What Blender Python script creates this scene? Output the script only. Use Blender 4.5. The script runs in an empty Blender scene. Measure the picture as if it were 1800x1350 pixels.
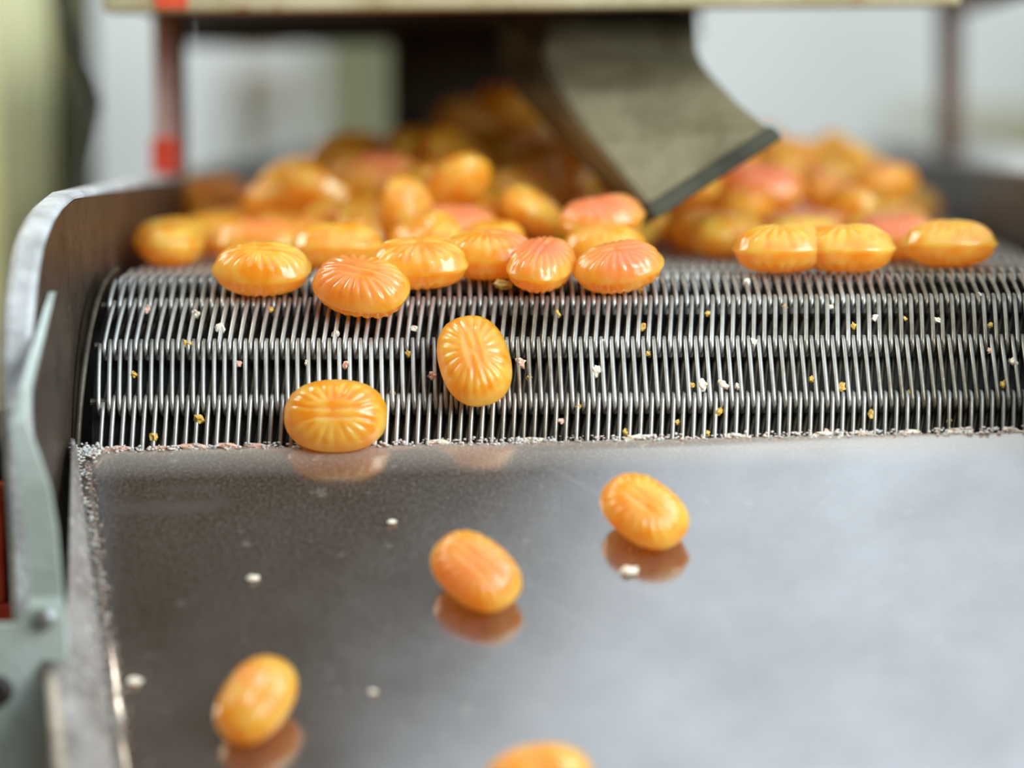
import bpy, bmesh, math, random
from mathutils import Vector, Matrix, Quaternion, noise
S = 0.01                      # the scene is laid out in centimetres, built in metres
scn = bpy.context.scene
col = scn.collection
# ------------------------------------------------------------------ camera
F = 5740.0                    # focal length in pixels at 1800 wide
H = 3.95                      # camera height over the belt, cm
CY = -73.5                    # camera position along the belt, cm
YAW, PITCH, ROLL = math.radians(1.68), math.radians(-5.05), math.radians(0.45)
Rc = (Matrix.Rotation(YAW, 3, 'Z') @ Matrix.Rotation(math.radians(90) + PITCH, 3, 'X') @ Matrix.Rotation(-ROLL, 3, 'Z'))
cd = bpy.data.cameras.new('camera'); cam = bpy.data.objects.new('camera', cd); col.objects.link(cam)
cam.location = (0, CY*S, H*S); cam.rotation_euler = Rc.to_euler()
cd.sensor_width = 36; cd.lens = F/1800*36
cd.clip_start = 0.01; cd.clip_end = 30
cd.dof.use_dof = True; cd.dof.focus_distance = 70.6*S; cd.dof.aperture_fstop = 4.6
scn.camera = cam
# ------------------------------------------------------------------ light
def lin(r, g, b):
    f = lambda c: (c/255/12.92) if c/255 <= 0.04045 else ((c/255+0.055)/1.055)**2.4
    return (f(r), f(g), f(b), 1)
w = bpy.data.worlds.new('world'); scn.world = w; w.use_nodes = True
w.node_tree.nodes['Background'].inputs[0].default_value = (0.88, 0.62, 0.32, 1)
w.node_tree.nodes['Background'].inputs[1].default_value = 0.13
def area(name, loc, target, size, power, color):
    l = bpy.data.lights.new(name, 'AREA'); l.shape = 'RECTANGLE'; l.size = size[0]*S; l.size_y = size[1]*S
    l.energy = power; l.color = color
    o = bpy.data.objects.new(name, l); col.objects.link(o)
    o.location = Vector(loc)*S
    o.rotation_euler = (Vector(target)-Vector(loc)).to_track_quat('-Z', 'Y').to_euler()
    return o
def panel_light(name, edge_mid, e, o_dir, along, across, power, color):
    e = Vector(e).normalized(); n = e.cross(Vector(o_dir)).normalized(); o_ = n.cross(e)
    if o_.dot(Vector(o_dir)) < 0: o_ = -o_
    if n.z > 0: n = -n
    l = bpy.data.lights.new(name, 'AREA'); l.shape = 'RECTANGLE'; l.size = across*S; l.size_y = along*S; l.energy = power; l.color = color
    ob = bpy.data.objects.new(name, l); col.objects.link(ob)
    z = -n; x = o_; y = z.cross(x)
    ob.rotation_euler = Matrix((x, y, z)).transposed().to_euler(); ob.location = (Vector(edge_mid) + o_*across/2)*S
panel_light('window_light', (-4.5, 2.5, 60), (0.56, 0.83, 0), (0.85, -0.2, -0.42), 120, 95, 6.8, (0.64, 0.81, 1.0))
area('side_fill_light', (42, -44, 24), (2, -2, 0), (34, 34), 6.2, (0.90, 0.95, 1.0))  # added fill from front right for sweets and wires, no known window
area('fill_light_left', (-58, 14, 50), (-22, 40, 6), (34, 34), 6, (1.0, 0.97, 0.86))  # unseen lamp added to brighten the yellow green casing
area('fill_light_back', (0, 200, 150), (0, 320, 20), (260, 60), 60, (0.93, 0.97, 1.0))  # unseen lamp added to brighten the back wall
scn.view_settings.view_transform = 'Standard'; scn.view_settings.look = 'None'
scn.view_settings.gamma = 1; scn.view_settings.use_curve_mapping = False
scn.view_settings.exposure = 0.0

# ------------------------------------------------------------------ helpers
def at(px, py, D):
    """world point (cm) seen at a pixel of the 1800x1350 frame, D cm ahead of the camera along the belt"""
    d = Rc @ Vector(((px-900)/F, -(py-675)/F, -1))
    d /= d.y
    return Vector((d.x*D, CY + D, H + d.z*D))
def proj(p):
    q = Rc.transposed() @ (Vector(p) - Vector((0, CY, H)))
    return 900 + F*q.x/-q.z, 675 - F*q.y/-q.z
def obj(name, me, mat=None, parent=None, loc=None, rot=None, smooth=False):
    if isinstance(me, bmesh.types.BMesh):
        bm = me; me = bpy.data.meshes.new(name); bm.to_mesh(me); bm.free()
    if mat is not None and len(me.materials) == 0: me.materials.append(mat)
    if smooth:
        for p in me.polygons: p.use_smooth = True
    o = bpy.data.objects.new(name, me); col.objects.link(o)
    if parent: o.parent = parent
    if loc is not None: o.location = Vector(loc)*S
    if rot is not None:
        o.rotation_mode = 'QUATERNION'; o.rotation_quaternion = rot
    return o
def empty(name, loc=(0, 0, 0)):
    o = bpy.data.objects.new(name, None); o.empty_display_size = 0.01; col.objects.link(o); o.location = Vector(loc)*S
    return o
def tag(o, label=None, cat=None, group=None, kind=None):
    if label: o['label'] = label
    if cat: o['category'] = cat
    if group: o['group'] = group
    if kind: o['kind'] = kind
    return o
def add_box(bm, lo, hi, bevel=0.0, segs=2):
    r = bmesh.ops.create_cube(bm, size=1)
    c = [(a+b)/2*S for a, b in zip(lo, hi)]; s = [(b-a)*S for a, b in zip(lo, hi)]
    for v in r['verts']: v.co = Vector((v.co.x*s[0]+c[0], v.co.y*s[1]+c[1], v.co.z*s[2]+c[2]))
    if bevel:
        es = list({e for v in r['verts'] for e in v.link_edges})
        bmesh.ops.bevel(bm, geom=es, offset=bevel*S, segments=segs, affect='EDGES', profile=0.5)
def box(name, lo, hi, mat, parent=None, bevel=0.0):
    bm = bmesh.new(); add_box(bm, lo, hi, bevel); return obj(name, bm, mat, parent, smooth=False)
def add_tube(bm, pts, r, n=8, cap=True):
    pts = [Vector(p)*S for p in pts]; rings = []
    up = Vector((0, 0, 1)); t0 = (pts[1]-pts[0]).normalized()
    if abs(t0.dot(up)) > 0.9: up = Vector((1, 0, 0))
    nrm = (up - t0*up.dot(t0)).normalized()
    for i, p in enumerate(pts):
        t = (pts[min(i+1, len(pts)-1)] - pts[max(i-1, 0)]).normalized()
        nrm = (nrm - t*nrm.dot(t)).normalized(); b = t.cross(nrm)
        rr = (r[i] if isinstance(r, (list, tuple)) else r)*S
        rings.append([bm.verts.new(p + (nrm*math.cos(2*math.pi*k/n) + b*math.sin(2*math.pi*k/n))*rr) for k in range(n)])
    for a, b_ in zip(rings, rings[1:]):
        for k in range(n): bm.faces.new((a[k], a[(k+1) % n], b_[(k+1) % n], b_[k]))
    if cap: bm.faces.new(rings[0][::-1]); bm.faces.new(rings[-1])
def add_prism(bm, front, back):
    """closed solid between two matching outlines (cm)"""
    a = [bm.verts.new(Vector(p)*S) for p in front]; b = [bm.verts.new(Vector(p)*S) for p in back]
    n = len(a); bm.faces.new(a); bm.faces.new(b[::-1])
    for k in range(n): bm.faces.new((a[k], b[k], b[(k+1) % n], a[(k+1) % n]))
    bmesh.ops.recalc_face_normals(bm, faces=bm.faces[:])

# ------------------------------------------------------------------ materials
def mat(name, build):
    m = bpy.data.materials.new(name); m.use_nodes = True; nt = m.node_tree
    b = nt.nodes['Principled BSDF']; build(nt, b, nt.links); return m
def N(nt, t, **kw):
    n = nt.nodes.new(t)
    for k, v in kw.items():
        if isinstance(k, str) and hasattr(n, k): setattr(n, k, v)
    return n
def tex(nt, kind, scale, detail=4, rough=0.6, vec=None, stretch=None):
    tc = N(nt, 'ShaderNodeTexCoord'); out = tc.outputs['Object']
    if stretch:
        mp = N(nt, 'ShaderNodeMapping'); mp.inputs['Scale'].default_value = stretch
        nt.links.new(out, mp.inputs[0]); out = mp.outputs[0]
    n = N(nt, 'ShaderNodeTexNoise' if kind == 'noise' else 'ShaderNodeTexVoronoi')
    n.inputs['Scale'].default_value = scale
    if kind == 'noise': n.inputs['Detail'].default_value = detail; n.inputs['Roughness'].default_value = rough
    nt.links.new(out, n.inputs['Vector']); return n
def ramp(nt, src, stops):
    r = N(nt, 'ShaderNodeValToRGB'); e = r.color_ramp.elements
    e[0].position, e[0].color = stops[0]; e[1].position, e[1].color = stops[-1]
    for p, c in stops[1:-1]:
        x = e.new(p); x.color = c
    nt.links.new(src, r.inputs[0]); return r
def mixc(nt, fac, a, b):
    m = N(nt, 'ShaderNodeMix'); m.data_type = 'RGBA'
    if isinstance(fac, (int, float)): m.inputs[0].default_value = fac
    else: nt.links.new(fac, m.inputs[0])
    for s, v in ((6, a), (7, b)):
        if isinstance(v, tuple): m.inputs[s].default_value = v
        else: nt.links.new(v, m.inputs[s])
    return m.outputs[2]
def bump(nt, b, src, dist, strength=1.0):
    n = N(nt, 'ShaderNodeBump'); n.inputs['Distance'].default_value = dist; n.inputs['Strength'].default_value = strength
    nt.links.new(src, n.inputs['Height']); nt.links.new(n.outputs[0], b.inputs['Normal'])
def metal_mat(name, c1, c2, scale, metallic=0.7, r1=0.3, r2=0.5, bd=0.0002, stretch=None, dust=None, dscale=900, dlo=0.62, dhi=0.7):
    def f(nt, b, L):
        n = tex(nt, 'noise', scale, 6, 0.65, stretch=stretch)
        c = ramp(nt, n.outputs[0], [(0.35, c1), (0.65, c2)]).outputs[0]
        g = tex(nt, 'noise', scale*7, 4, 0.6)
        rr = N(nt, 'ShaderNodeMapRange'); rr.inputs[3].default_value = r1; rr.inputs[4].default_value = r2
        L.new(g.outputs[0], rr.inputs[0]); L.new(rr.outputs[0], b.inputs['Roughness'])
        b.inputs['Metallic'].default_value = metallic
        if dust:
            d = tex(nt, 'noise', dscale, 3, 0.6)
            k = ramp(nt, d.outputs[0], [(dlo, (0, 0, 0, 1)), (dhi, (1, 1, 1, 1))]).outputs[0]
            c = mixc(nt, k, c, dust)
            mm = N(nt, 'ShaderNodeMath', operation='MULTIPLY_ADD'); mm.inputs[1].default_value = -metallic; mm.inputs[2].default_value = metallic
            L.new(k, mm.inputs[0]); L.new(mm.outputs[0], b.inputs['Metallic'])
        L.new(c, b.inputs['Base Color'])
        if bd: bump(nt, b, g.outputs[0], bd)
    return mat(name, f)
M = {}
M['wire'] = metal_mat('wire_steel', lin(112, 103, 82), lin(192, 191, 184), 26, 0.62, 0.3, 0.48, 0.00008, dust=lin(215, 205, 185), dscale=2600, dlo=0.66, dhi=0.72)
M['wire_shaded'] = metal_mat('shaded_wire_steel', lin(40, 34, 22), lin(78, 70, 54), 160, 0.4, 0.4, 0.6, 0.0001)  # darker wire colour, with the shade of the belt gaps painted in
M['rod'] = metal_mat('rod_steel', lin(70, 64, 54), lin(110, 104, 92), 200, 0.7, 0.4, 0.6, 0.0001)
M['wall'] = metal_mat('wall_steel', lin(50, 39, 28), lin(80, 68, 54), 60, 0.45, 0.35, 0.6, 0.0001, dust=lin(180, 172, 118), dscale=1500, dlo=0.68, dhi=0.8)
M['flange'] = metal_mat('flange_steel', lin(150, 152, 148), lin(204, 206, 204), 90, 0.1, 0.5, 0.8, 0.0004, dust=lin(150, 110, 95), dscale=260, dlo=0.66, dhi=0.76)
M['roller'] = metal_mat('dark_roller', lin(18, 16, 12), lin(40, 36, 26), 90, 0.3, 0.5, 0.7, 0.0002)
M['rust_frame'] = metal_mat('rusty_frame', lin(150, 112, 100), lin(196, 168, 160), 60, 0.1, 0.5, 0.8, 0.0003)
M['brown_frame'] = metal_mat('brown_frame', lin(70, 48, 34), lin(100, 74, 56), 60, 0.1, 0.5, 0.8, 0.0003)
M['red'] = metal_mat('red_paint', lin(190, 52, 24), lin(222, 84, 48), 120, 0.0, 0.4, 0.6, 0.0002)
M['cream'] = metal_mat('cream_paint', lin(160, 148, 104), lin(188, 178, 142), 50, 0.0, 0.4, 0.7, 0.0003, dust=lin(150, 90, 50), dscale=140, dlo=0.63, dhi=0.7)
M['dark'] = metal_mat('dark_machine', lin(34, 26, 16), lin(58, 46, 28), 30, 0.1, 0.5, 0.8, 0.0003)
M['spout'] = metal_mat('worn_spout', lin(66, 54, 26), lin(136, 128, 100), 26, 0.45, 0.35, 0.55, 0.0004)
M['spout_rim'] = metal_mat('spout_rim', lin(48, 48, 34), lin(76, 78, 62), 50, 0.4, 0.4, 0.6, 0.0003)
M['pale_green'] = metal_mat('pale_green_paint', lin(150, 160, 146), lin(196, 206, 196), 30, 0.1, 0.35, 0.6, 0.0003)
M['black'] = metal_mat('black_casting', lin(14, 10, 7), lin(36, 24, 16), 60, 0.1, 0.5, 0.7, 0.0004)
M['bolt'] = metal_mat('bolt_steel', lin(170, 176, 170), lin(220, 226, 222), 200, 0.8, 0.2, 0.35, 0)
M['wall_paint'] = metal_mat('pale_wall_paint', lin(190, 198, 196), lin(214, 222, 222), 2, 0.0, 0.7, 0.9, 0)
M['olive'] = metal_mat('olive_paint', lin(78, 74, 44), lin(96, 92, 58), 6, 0.0, 0.6, 0.8, 0)
M['yellow_green'] = metal_mat('yellow_green_paint', lin(212, 206, 140), lin(224, 222, 172), 6, 0.0, 0.6, 0.8, 0)
M['floor'] = metal_mat('floor_concrete', lin(120, 116, 104), lin(150, 146, 136), 4, 0.0, 0.7, 0.9, 0)
M['rubber'] = metal_mat('cable_rubber', lin(40, 42, 32), lin(60, 62, 48), 60, 0.0, 0.6, 0.8, 0)

SMEARS = [((-10.2, -1.75, 0), (-8.3, -1.75, 0), 0.28, 0.088), ((-8.2, -1.5, 0), (-8.0, -1.7, 0), 0.22, 0.077), ((-9.4, -1.15, 0), (-8.4, -1.2, 0), 0.2, 0.066),
          ((-1.3, -0.7, 0), (-0.2, -1.6, 0), 0.09, 0.12), ((-1.4, -4.7, 0), (0.0, -5.8, 0), 0.11, 0.08), ((6.3, -2.2, 0), (7.6, -2.0, 0), 0.1, -0.1), ((-8.6, -3.0, 0), (-8.3, -3.1, 0), 0.1, 0.05)]
def chute_build(nt, b, L):
    n1 = tex(nt, 'noise', 26, 6, 0.62); n2 = tex(nt, 'noise', 1500, 4, 0.65); n3 = tex(nt, 'noise', 190, 3, 0.5)
    base = ramp(nt, n1.outputs[0], [(0.3, lin(158, 150, 142)), (0.7, lin(182, 176, 170))]).outputs[0]
    sp = ramp(nt, n2.outputs[0], [(0.44, (0, 0, 0, 1)), (0.76, (1, 1, 1, 1))]).outputs[0]
    k = N(nt, 'ShaderNodeMath', operation='MULTIPLY'); k.inputs[1].default_value = 0.26; L.new(sp, k.inputs[0])
    blot = ramp(nt, n3.outputs[0], [(0.66, (0, 0, 0, 1)), (0.74, (1, 1, 1, 1))]).outputs[0]
    k2 = N(nt, 'ShaderNodeMath', operation='MULTIPLY_ADD'); k2.inputs[1].default_value = 0.2
    L.new(blot, k2.inputs[0]); L.new(k.outputs[0], k2.inputs[2])
    # sugar dust film along the upper edge (object y = 0 at the edge)
    tc = N(nt, 'ShaderNodeTexCoord'); sx = N(nt, 'ShaderNodeSeparateXYZ'); L.new(tc.outputs['Object'], sx.inputs[0])
    ed = N(nt, 'ShaderNodeMapRange'); ed.inputs[1].default_value = -0.009; ed.inputs[2].default_value = 0.0
    ed.inputs[3].default_value = 0.0; ed.inputs[4].default_value = 0.5; L.new(sx.outputs['Y'], ed.inputs[0])
    k3 = N(nt, 'ShaderNodeMath', operation='ADD'); k3.use_clamp = True; L.new(k2.outputs[0], k3.inputs[0]); L.new(ed.outputs[0], k3.inputs[1])
    def smear(a_, b_, r_, amt, src):            # dried syrup smears wiped onto the sheet (object space, metres)
        A, B_ = Vector(a_)*S, Vector(b_)*S; ab = B_-A
        s_ = N(nt, 'ShaderNodeVectorMath', operation='SUBTRACT'); L.new(tc.outputs['Object'], s_.inputs[0]); s_.inputs[1].default_value = A
        d_ = N(nt, 'ShaderNodeVectorMath', operation='DOT_PRODUCT'); L.new(s_.outputs[0], d_.inputs[0]); d_.inputs[1].default_value = ab/ab.length_squared
        c_ = N(nt, 'ShaderNodeClamp'); L.new(d_.outputs['Value'], c_.inputs[0])
        m_ = N(nt, 'ShaderNodeVectorMath', operation='SCALE'); m_.inputs[0].default_value = ab; L.new(c_.outputs[0], m_.inputs['Scale'])
        e_ = N(nt, 'ShaderNodeVectorMath', operation='DISTANCE'); L.new(s_.outputs[0], e_.inputs[0]); L.new(m_.outputs[0], e_.inputs[1])
        w_ = N(nt, 'ShaderNodeMath', operation='MULTIPLY_ADD'); L.new(n3.outputs[0], w_.inputs[0]); w_.inputs[1].default_value = r_*S*0.9; L.new(e_.outputs['Value'], w_.inputs[2])
        f_ = N(nt, 'ShaderNodeMapRange'); L.new(w_.outputs[0], f_.inputs[0]); f_.inputs[1].default_value = r_*S*1.5; f_.inputs[2].default_value = r_*S*0.8
        f_.inputs[3].default_value = 0; f_.inputs[4].default_value = amt
        q_ = N(nt, 'ShaderNodeMath', operation='MAXIMUM'); L.new(src, q_.inputs[0]); L.new(f_.outputs[0], q_.inputs[1]); return q_.outputs[0]
    kk = k3.outputs[0]
    for a_, b_, r_, amt in SMEARS: kk = smear(a_, b_, r_, amt, kk)
    L.new(mixc(nt, kk, base, lin(190, 176, 154)), b.inputs['Base Color'])
    mm = N(nt, 'ShaderNodeMath', operation='MULTIPLY_ADD'); mm.inputs[1].default_value = -0.9; mm.inputs[2].default_value = 0.99
    L.new(kk, mm.inputs[0]); L.new(mm.outputs[0], b.inputs['Metallic'])
    rr = N(nt, 'ShaderNodeMapRange'); rr.inputs[3].default_value = 0.13; rr.inputs[4].default_value = 0.22
    L.new(n1.outputs[0], rr.inputs[0]); L.new(rr.outputs[0], b.inputs['Roughness'])
M['chute'] = mat('chute_sheet', chute_build)

def candy_build(nt, b, L):
    tc = N(nt, 'ShaderNodeTexCoord')
    at_ = N(nt, 'ShaderNodeAttribute'); at_.attribute_type = 'OBJECT'; at_.attribute_name = 'pink'
    oi = N(nt, 'ShaderNodeObjectInfo')
    ad = N(nt, 'ShaderNodeVectorMath', operation='MULTIPLY_ADD')
    ad.inputs[1].default_value = (1, 1, 1)
    cmb = N(nt, 'ShaderNodeCombineXYZ'); L.new(oi.outputs['Random'], cmb.inputs[0]); L.new(oi.outputs['Random'], cmb.inputs[2])
    L.new(tc.outputs['Object'], ad.inputs[0]); L.new(cmb.outputs[0], ad.inputs[2])
    n = N(nt, 'ShaderNodeTexNoise'); n.inputs['Scale'].default_value = 55; n.inputs['Detail'].default_value = 2; L.new(ad.outputs[0], n.inputs['Vector'])
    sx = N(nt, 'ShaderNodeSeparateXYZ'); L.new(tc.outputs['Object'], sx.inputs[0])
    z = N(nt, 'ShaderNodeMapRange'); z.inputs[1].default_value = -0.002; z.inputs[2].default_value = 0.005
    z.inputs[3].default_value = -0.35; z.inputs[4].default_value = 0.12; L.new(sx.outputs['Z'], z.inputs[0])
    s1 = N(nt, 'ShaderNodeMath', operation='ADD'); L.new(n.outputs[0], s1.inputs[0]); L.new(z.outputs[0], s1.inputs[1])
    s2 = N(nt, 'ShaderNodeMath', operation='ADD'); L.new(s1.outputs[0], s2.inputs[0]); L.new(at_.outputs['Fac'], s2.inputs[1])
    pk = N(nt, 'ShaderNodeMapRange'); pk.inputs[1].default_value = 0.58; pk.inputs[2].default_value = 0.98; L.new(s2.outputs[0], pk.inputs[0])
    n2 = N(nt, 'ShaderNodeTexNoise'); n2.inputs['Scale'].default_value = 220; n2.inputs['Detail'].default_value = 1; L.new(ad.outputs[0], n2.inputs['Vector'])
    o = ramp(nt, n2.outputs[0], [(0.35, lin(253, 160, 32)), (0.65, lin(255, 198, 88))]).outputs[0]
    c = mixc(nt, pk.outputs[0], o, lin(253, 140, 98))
    L.new(c, b.inputs['Base Color'])
    b.inputs['Subsurface Weight'].default_value = 1.0
    b.inputs['Subsurface Radius'].default_value = (1.0, 0.45, 0.12)
    b.inputs['Subsurface Scale'].default_value = 0.012
    b.inputs['Roughness'].default_value = 0.28
    b.inputs['IOR'].default_value = 1.5; b.inputs['Transmission Weight'].default_value = 0.0
    b.inputs['Coat Weight'].default_value = 0.7; b.inputs['Coat Roughness'].default_value = 0.14
    n3 = N(nt, 'ShaderNodeTexNoise'); n3.inputs['Scale'].default_value = 700; n3.inputs['Detail'].default_value = 3; L.new(ad.outputs[0], n3.inputs['Vector'])
    bump(nt, b, n3.outputs[0], 0.00012)
    tl = N(nt, 'ShaderNodeBsdfTranslucent'); L.new(mixc(nt, 0.75, c, lin(255, 214, 120)), tl.inputs[0])
    mx = N(nt, 'ShaderNodeMixShader'); mx.inputs[0].default_value = 0.4
    L.new(b.outputs[0], mx.inputs[1]); L.new(tl.outputs[0], mx.inputs[2])
    L.new(mx.outputs[0], nt.nodes['Material Output'].inputs['Surface'])
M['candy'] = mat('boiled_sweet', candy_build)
def crumb_build(c):
    def f(nt, b, L):
        b.inputs['Base Color'].default_value = c; b.inputs['Roughness'].default_value = 0.4
        b.inputs['Subsurface Weight'].default_value = 0.6; b.inputs['Subsurface Scale'].default_value = 0.001
    return f
M['crumb_pale'] = mat('pale_sugar', crumb_build(lin(226, 214, 190)))
M['crumb_yellow'] = mat('yellow_sugar', crumb_build(lin(206, 168, 80)))
M['crumb_pink'] = mat('pink_sugar', crumb_build(lin(222, 178, 152)))
M['crust'] = mat('sugar_crust', crumb_build(lin(205, 196, 186)))

# ------------------------------------------------------------------ room
box('floor', (-260, -260, -96), (260, 330, -92), M['floor'])['kind'] = 'structure'
box('wall_back', (-260, 320, -92), (260, 330, 170), M['wall_paint'])['kind'] = 'structure'

#@@MACHINE@@
R = 4.0; TH0, DTH, ROWP = 1.185, 0.364, 1.448
XL, XR = -11.05, 10.45
WZ = 0.235                    # wire centre lies this far under the belt's top surface
def roll_pt(th, off=0.0):
    """point on the belt path: th radians round the nose roller, negative th runs back along the flat"""
    if th >= 0: return (-(R+off)*math.sin(th), (R+off)*math.cos(th)-R)
    return (-th*R, off)
# conveyor bed and nose roller
bed = empty('conveyor_frame', (0, 0, -3))
tag(bed, 'dark steel conveyor frame with nose roller and grey raised side guards beside the wire belt', 'conveyor frame')
BED = Vector((0, 0, -3))
def sub(o, parent, origin):
    o.parent = parent; o.location = -Vector(origin)*S; return o
bm = bmesh.new(); add_tube(bm, [(-11.2, 0, -4), (10.6, 0, -4)], 3.3, 48)
sub(obj('nose_roller', bm, M['roller'], smooth=False), bed, BED)
bm = bmesh.new(); add_box(bm, (-11.3, 0.0, -1.6), (10.6, 60, -0.75), 0.05)
sub(obj('bed_plate', bm, M['roller']), bed, BED)
prof = [(60, 1.79), (-3.0, 1.79), (-3.7, 1.72), (-4.6, 1.62), (-5.6, 1.42), (-6.3, 1.2), (-6.9, 0.95), (-7.4, 0.6), (-7.8, 0.2), (-8.1, -0.2), (-8.4, -0.7), (-8.6, -1.3), (-8.7, -2.2), (-8.5, -3.6), (-8.2, -5.2), (-8.0, -7.0)]
def side(xi, sgn, fw, rise):
    t = 0.16
    pts = prof + [(60, -7.0)]
    bm = bmesh.new()
    add_prism(bm, [(xi, y, z) for y, z in pts], [(xi+sgn*t, y, z) for y, z in pts])
    wl = sub(obj('side_guard', bm, M['wall']), bed, BED)
    # outward rolled flange following the top and front edge
    bm = bmesh.new(); a = []; rings = []
    n = len(prof)
    for i, (y, z) in enumerate(prof):
        y0, z0 = prof[max(i-1, 0)]; y1, z1 = prof[min(i+1, n-1)]
        tx, tz = y1-y0, z1-z0; l = math.hypot(tx, tz); ny, nz = tz/l, -tx/l   # outward normal
        ring = []
        for (u, v) in ((0, -0.02), (0, 0.06), (0.1, 0.15), (fw-0.15, 0.15+rise), (fw, 0.03+rise), (fw, -0.35+rise), (fw-0.12, -0.35+rise), (fw-0.14, -0.02+rise)):
            ring.append(bm.verts.new(Vector((xi+sgn*u, y+ny*v, z+nz*v))*S))
        rings.append(ring)
    m = len(rings[0])
    for p, q in zip(rings, rings[1:]):
        for k in range(m): bm.faces.new((p[k], p[(k+1) % m], q[(k+1) % m], q[k]))
    bm.faces.new(rings[0]); bm.faces.new(rings[-1][::-1])
    bmesh.ops.recalc_face_normals(bm, faces=bm.faces[:])
    sub(tag(obj('rolled_flange', bm, M['flange'], smooth=False), 'pale grey scratched flange'), bed, BED)
side(-11.52, -1, 0.62, 0.0); side(10.75, 1, 1.5, 0.45)
bm = bmesh.new()
pts = []
for i in range(22):
    th = -0.05 + 1.6*i/21; y, z = roll_pt(max(th, 0), 0.1); pts.append((-11.08-0.33*i/21, y, z))
add_tube(bm, pts, 0.075, 8)
sub(tag(obj('edge_guide', bm, M['wire_shaded'], smooth=True), 'curved dark steel edge strip at the belt end'), bed, BED)

# ---- wire belt: flattened spirals interlocked over cross rods
belt = empty('wire_belt', (0, 0, 0))
tag(belt, 'woven steel wire conveyor belt of interlocked spirals turning down at the front', 'conveyor belt')
PITCH_X, WR, SO = 0.2275, 0.051, 0.14
def spiral_mesh(name, hand):
    turns = int((XR-XL)/PITCH_X); P = []
    fa = 0.3*hand
    rng = random.Random(5+hand)
    for t in range(turns):
        x0 = t*PITCH_X; j = rng.uniform(-0.010, 0.010)
        back = 1.0-fa-0.10
        for u in (0.02, 0.2, 0.4, 0.6, 0.8, 0.98):         # front strand
            bow = 0.045*math.sin(math.pi*u)
            P.append((x0+fa*PITCH_X*u + j, -u*ROWP, SO+bow))
        for k in range(1, 5):                              # lower loop
            a = math.pi*k/5
            P.append((x0+(fa+0.05*k/5)*PITCH_X+j, -ROWP-SO*math.sin(a), (SO+0.34)/2*math.cos(a)+(SO-0.34)/2))
        for u in (0.98, 0.5, 0.02):                        # back strand
            P.append((x0+(fa+0.05+back*(1-u))*PITCH_X, -u*ROWP, -0.34))
        for k in range(1, 5):                              # upper loop
            a = math.pi*k/5
            P.append((x0+(fa+0.05+back+0.05*k/5)*PITCH_X, SO*math.sin(a), -(SO+0.34)/2*math.cos(a)+(SO-0.34)/2))
    bm = bmesh.new(); add_tube(bm, P, WR, 6)
    me = bpy.data.meshes.new(name); bm.to_mesh(me); bm.free()
    me.materials.append(M['wire']); me.materials.append(M['wire_shaded'])
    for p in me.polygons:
        p.use_smooth = True; p.material_index = 1 if p.center.z < -0.16*S else 0    # inner strands take the darker steel, shade painted in behind the front ones
    return me
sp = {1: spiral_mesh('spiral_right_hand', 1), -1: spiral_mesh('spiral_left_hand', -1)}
bm = bmesh.new(); add_tube(bm, [(XL-0.12, 0, 0), (XR+0.1, 0, 0)], 0.085, 8)
rodme = bpy.data.meshes.new('cross_rod'); bm.to_mesh(rodme); bm.free(); rodme.materials.append(M['rod'])
rods = []                                                  # (y, z) from the lowest up and then backwards
th = TH0 + 2*DTH
while th > 0.05:
    y, z = roll_pt(th, -WZ); rods.append((y, z)); th -= DTH
y = rods[-1][0]
while y < 46:
    y += ROWP; rods.append((y, -WZ))
for i, (y, z) in enumerate(rods):
    o = obj('cross_rod', rodme, None, belt, (0, y, z))
for i in range(len(rods)-1):
    (y0, z0), (y1, z1) = rods[i+1], rods[i]                # upper/back rod, lower/front rod
    up = Vector((0, y0-y1, z0-z1)).normalized(); x = Vector((1, 0, 0))
    m = Matrix((x, up, x.cross(up))).transposed()
    hand = -1 if i % 2 == 1 else 1
    # strands swing out and back so that neighbouring loops mesh half a pitch apart
    offx = {1: 0.0, -1: 0.8}[hand]
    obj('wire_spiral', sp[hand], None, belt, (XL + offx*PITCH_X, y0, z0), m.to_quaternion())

# ---- chute
SL = math.radians(36)
chA = at(110, 797, 69.15); chB = at(1800, 762, 69.15)
chute = empty('steel_chute', (0, -4.35, -3.45))
roll = math.atan2(chB.z-chA.z, chB.x-chA.x)
CO = Vector((0, -4.35, chA.z + (0-chA.x)*math.tan(roll)))
chute.location = CO*S
Mch = Matrix.Rotation(-roll, 3, 'Y') @ Matrix.Rotation(SL, 3, 'X')     # local x across, +y up-slope, z normal
chute.rotation_euler = Mch.to_euler()
tag(chute, 'dull grey sheet steel chute sloping down from the wire belt towards the camera', 'chute')
def ch(p): return CO + Mch @ Vector(p)
LEN = 20.0
def xl(s): return -11.32 + 0.19*s
def xr(s): return 10.7 - 0.05*s
bm = bmesh.new()
nx, ny = 60, 30
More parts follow.
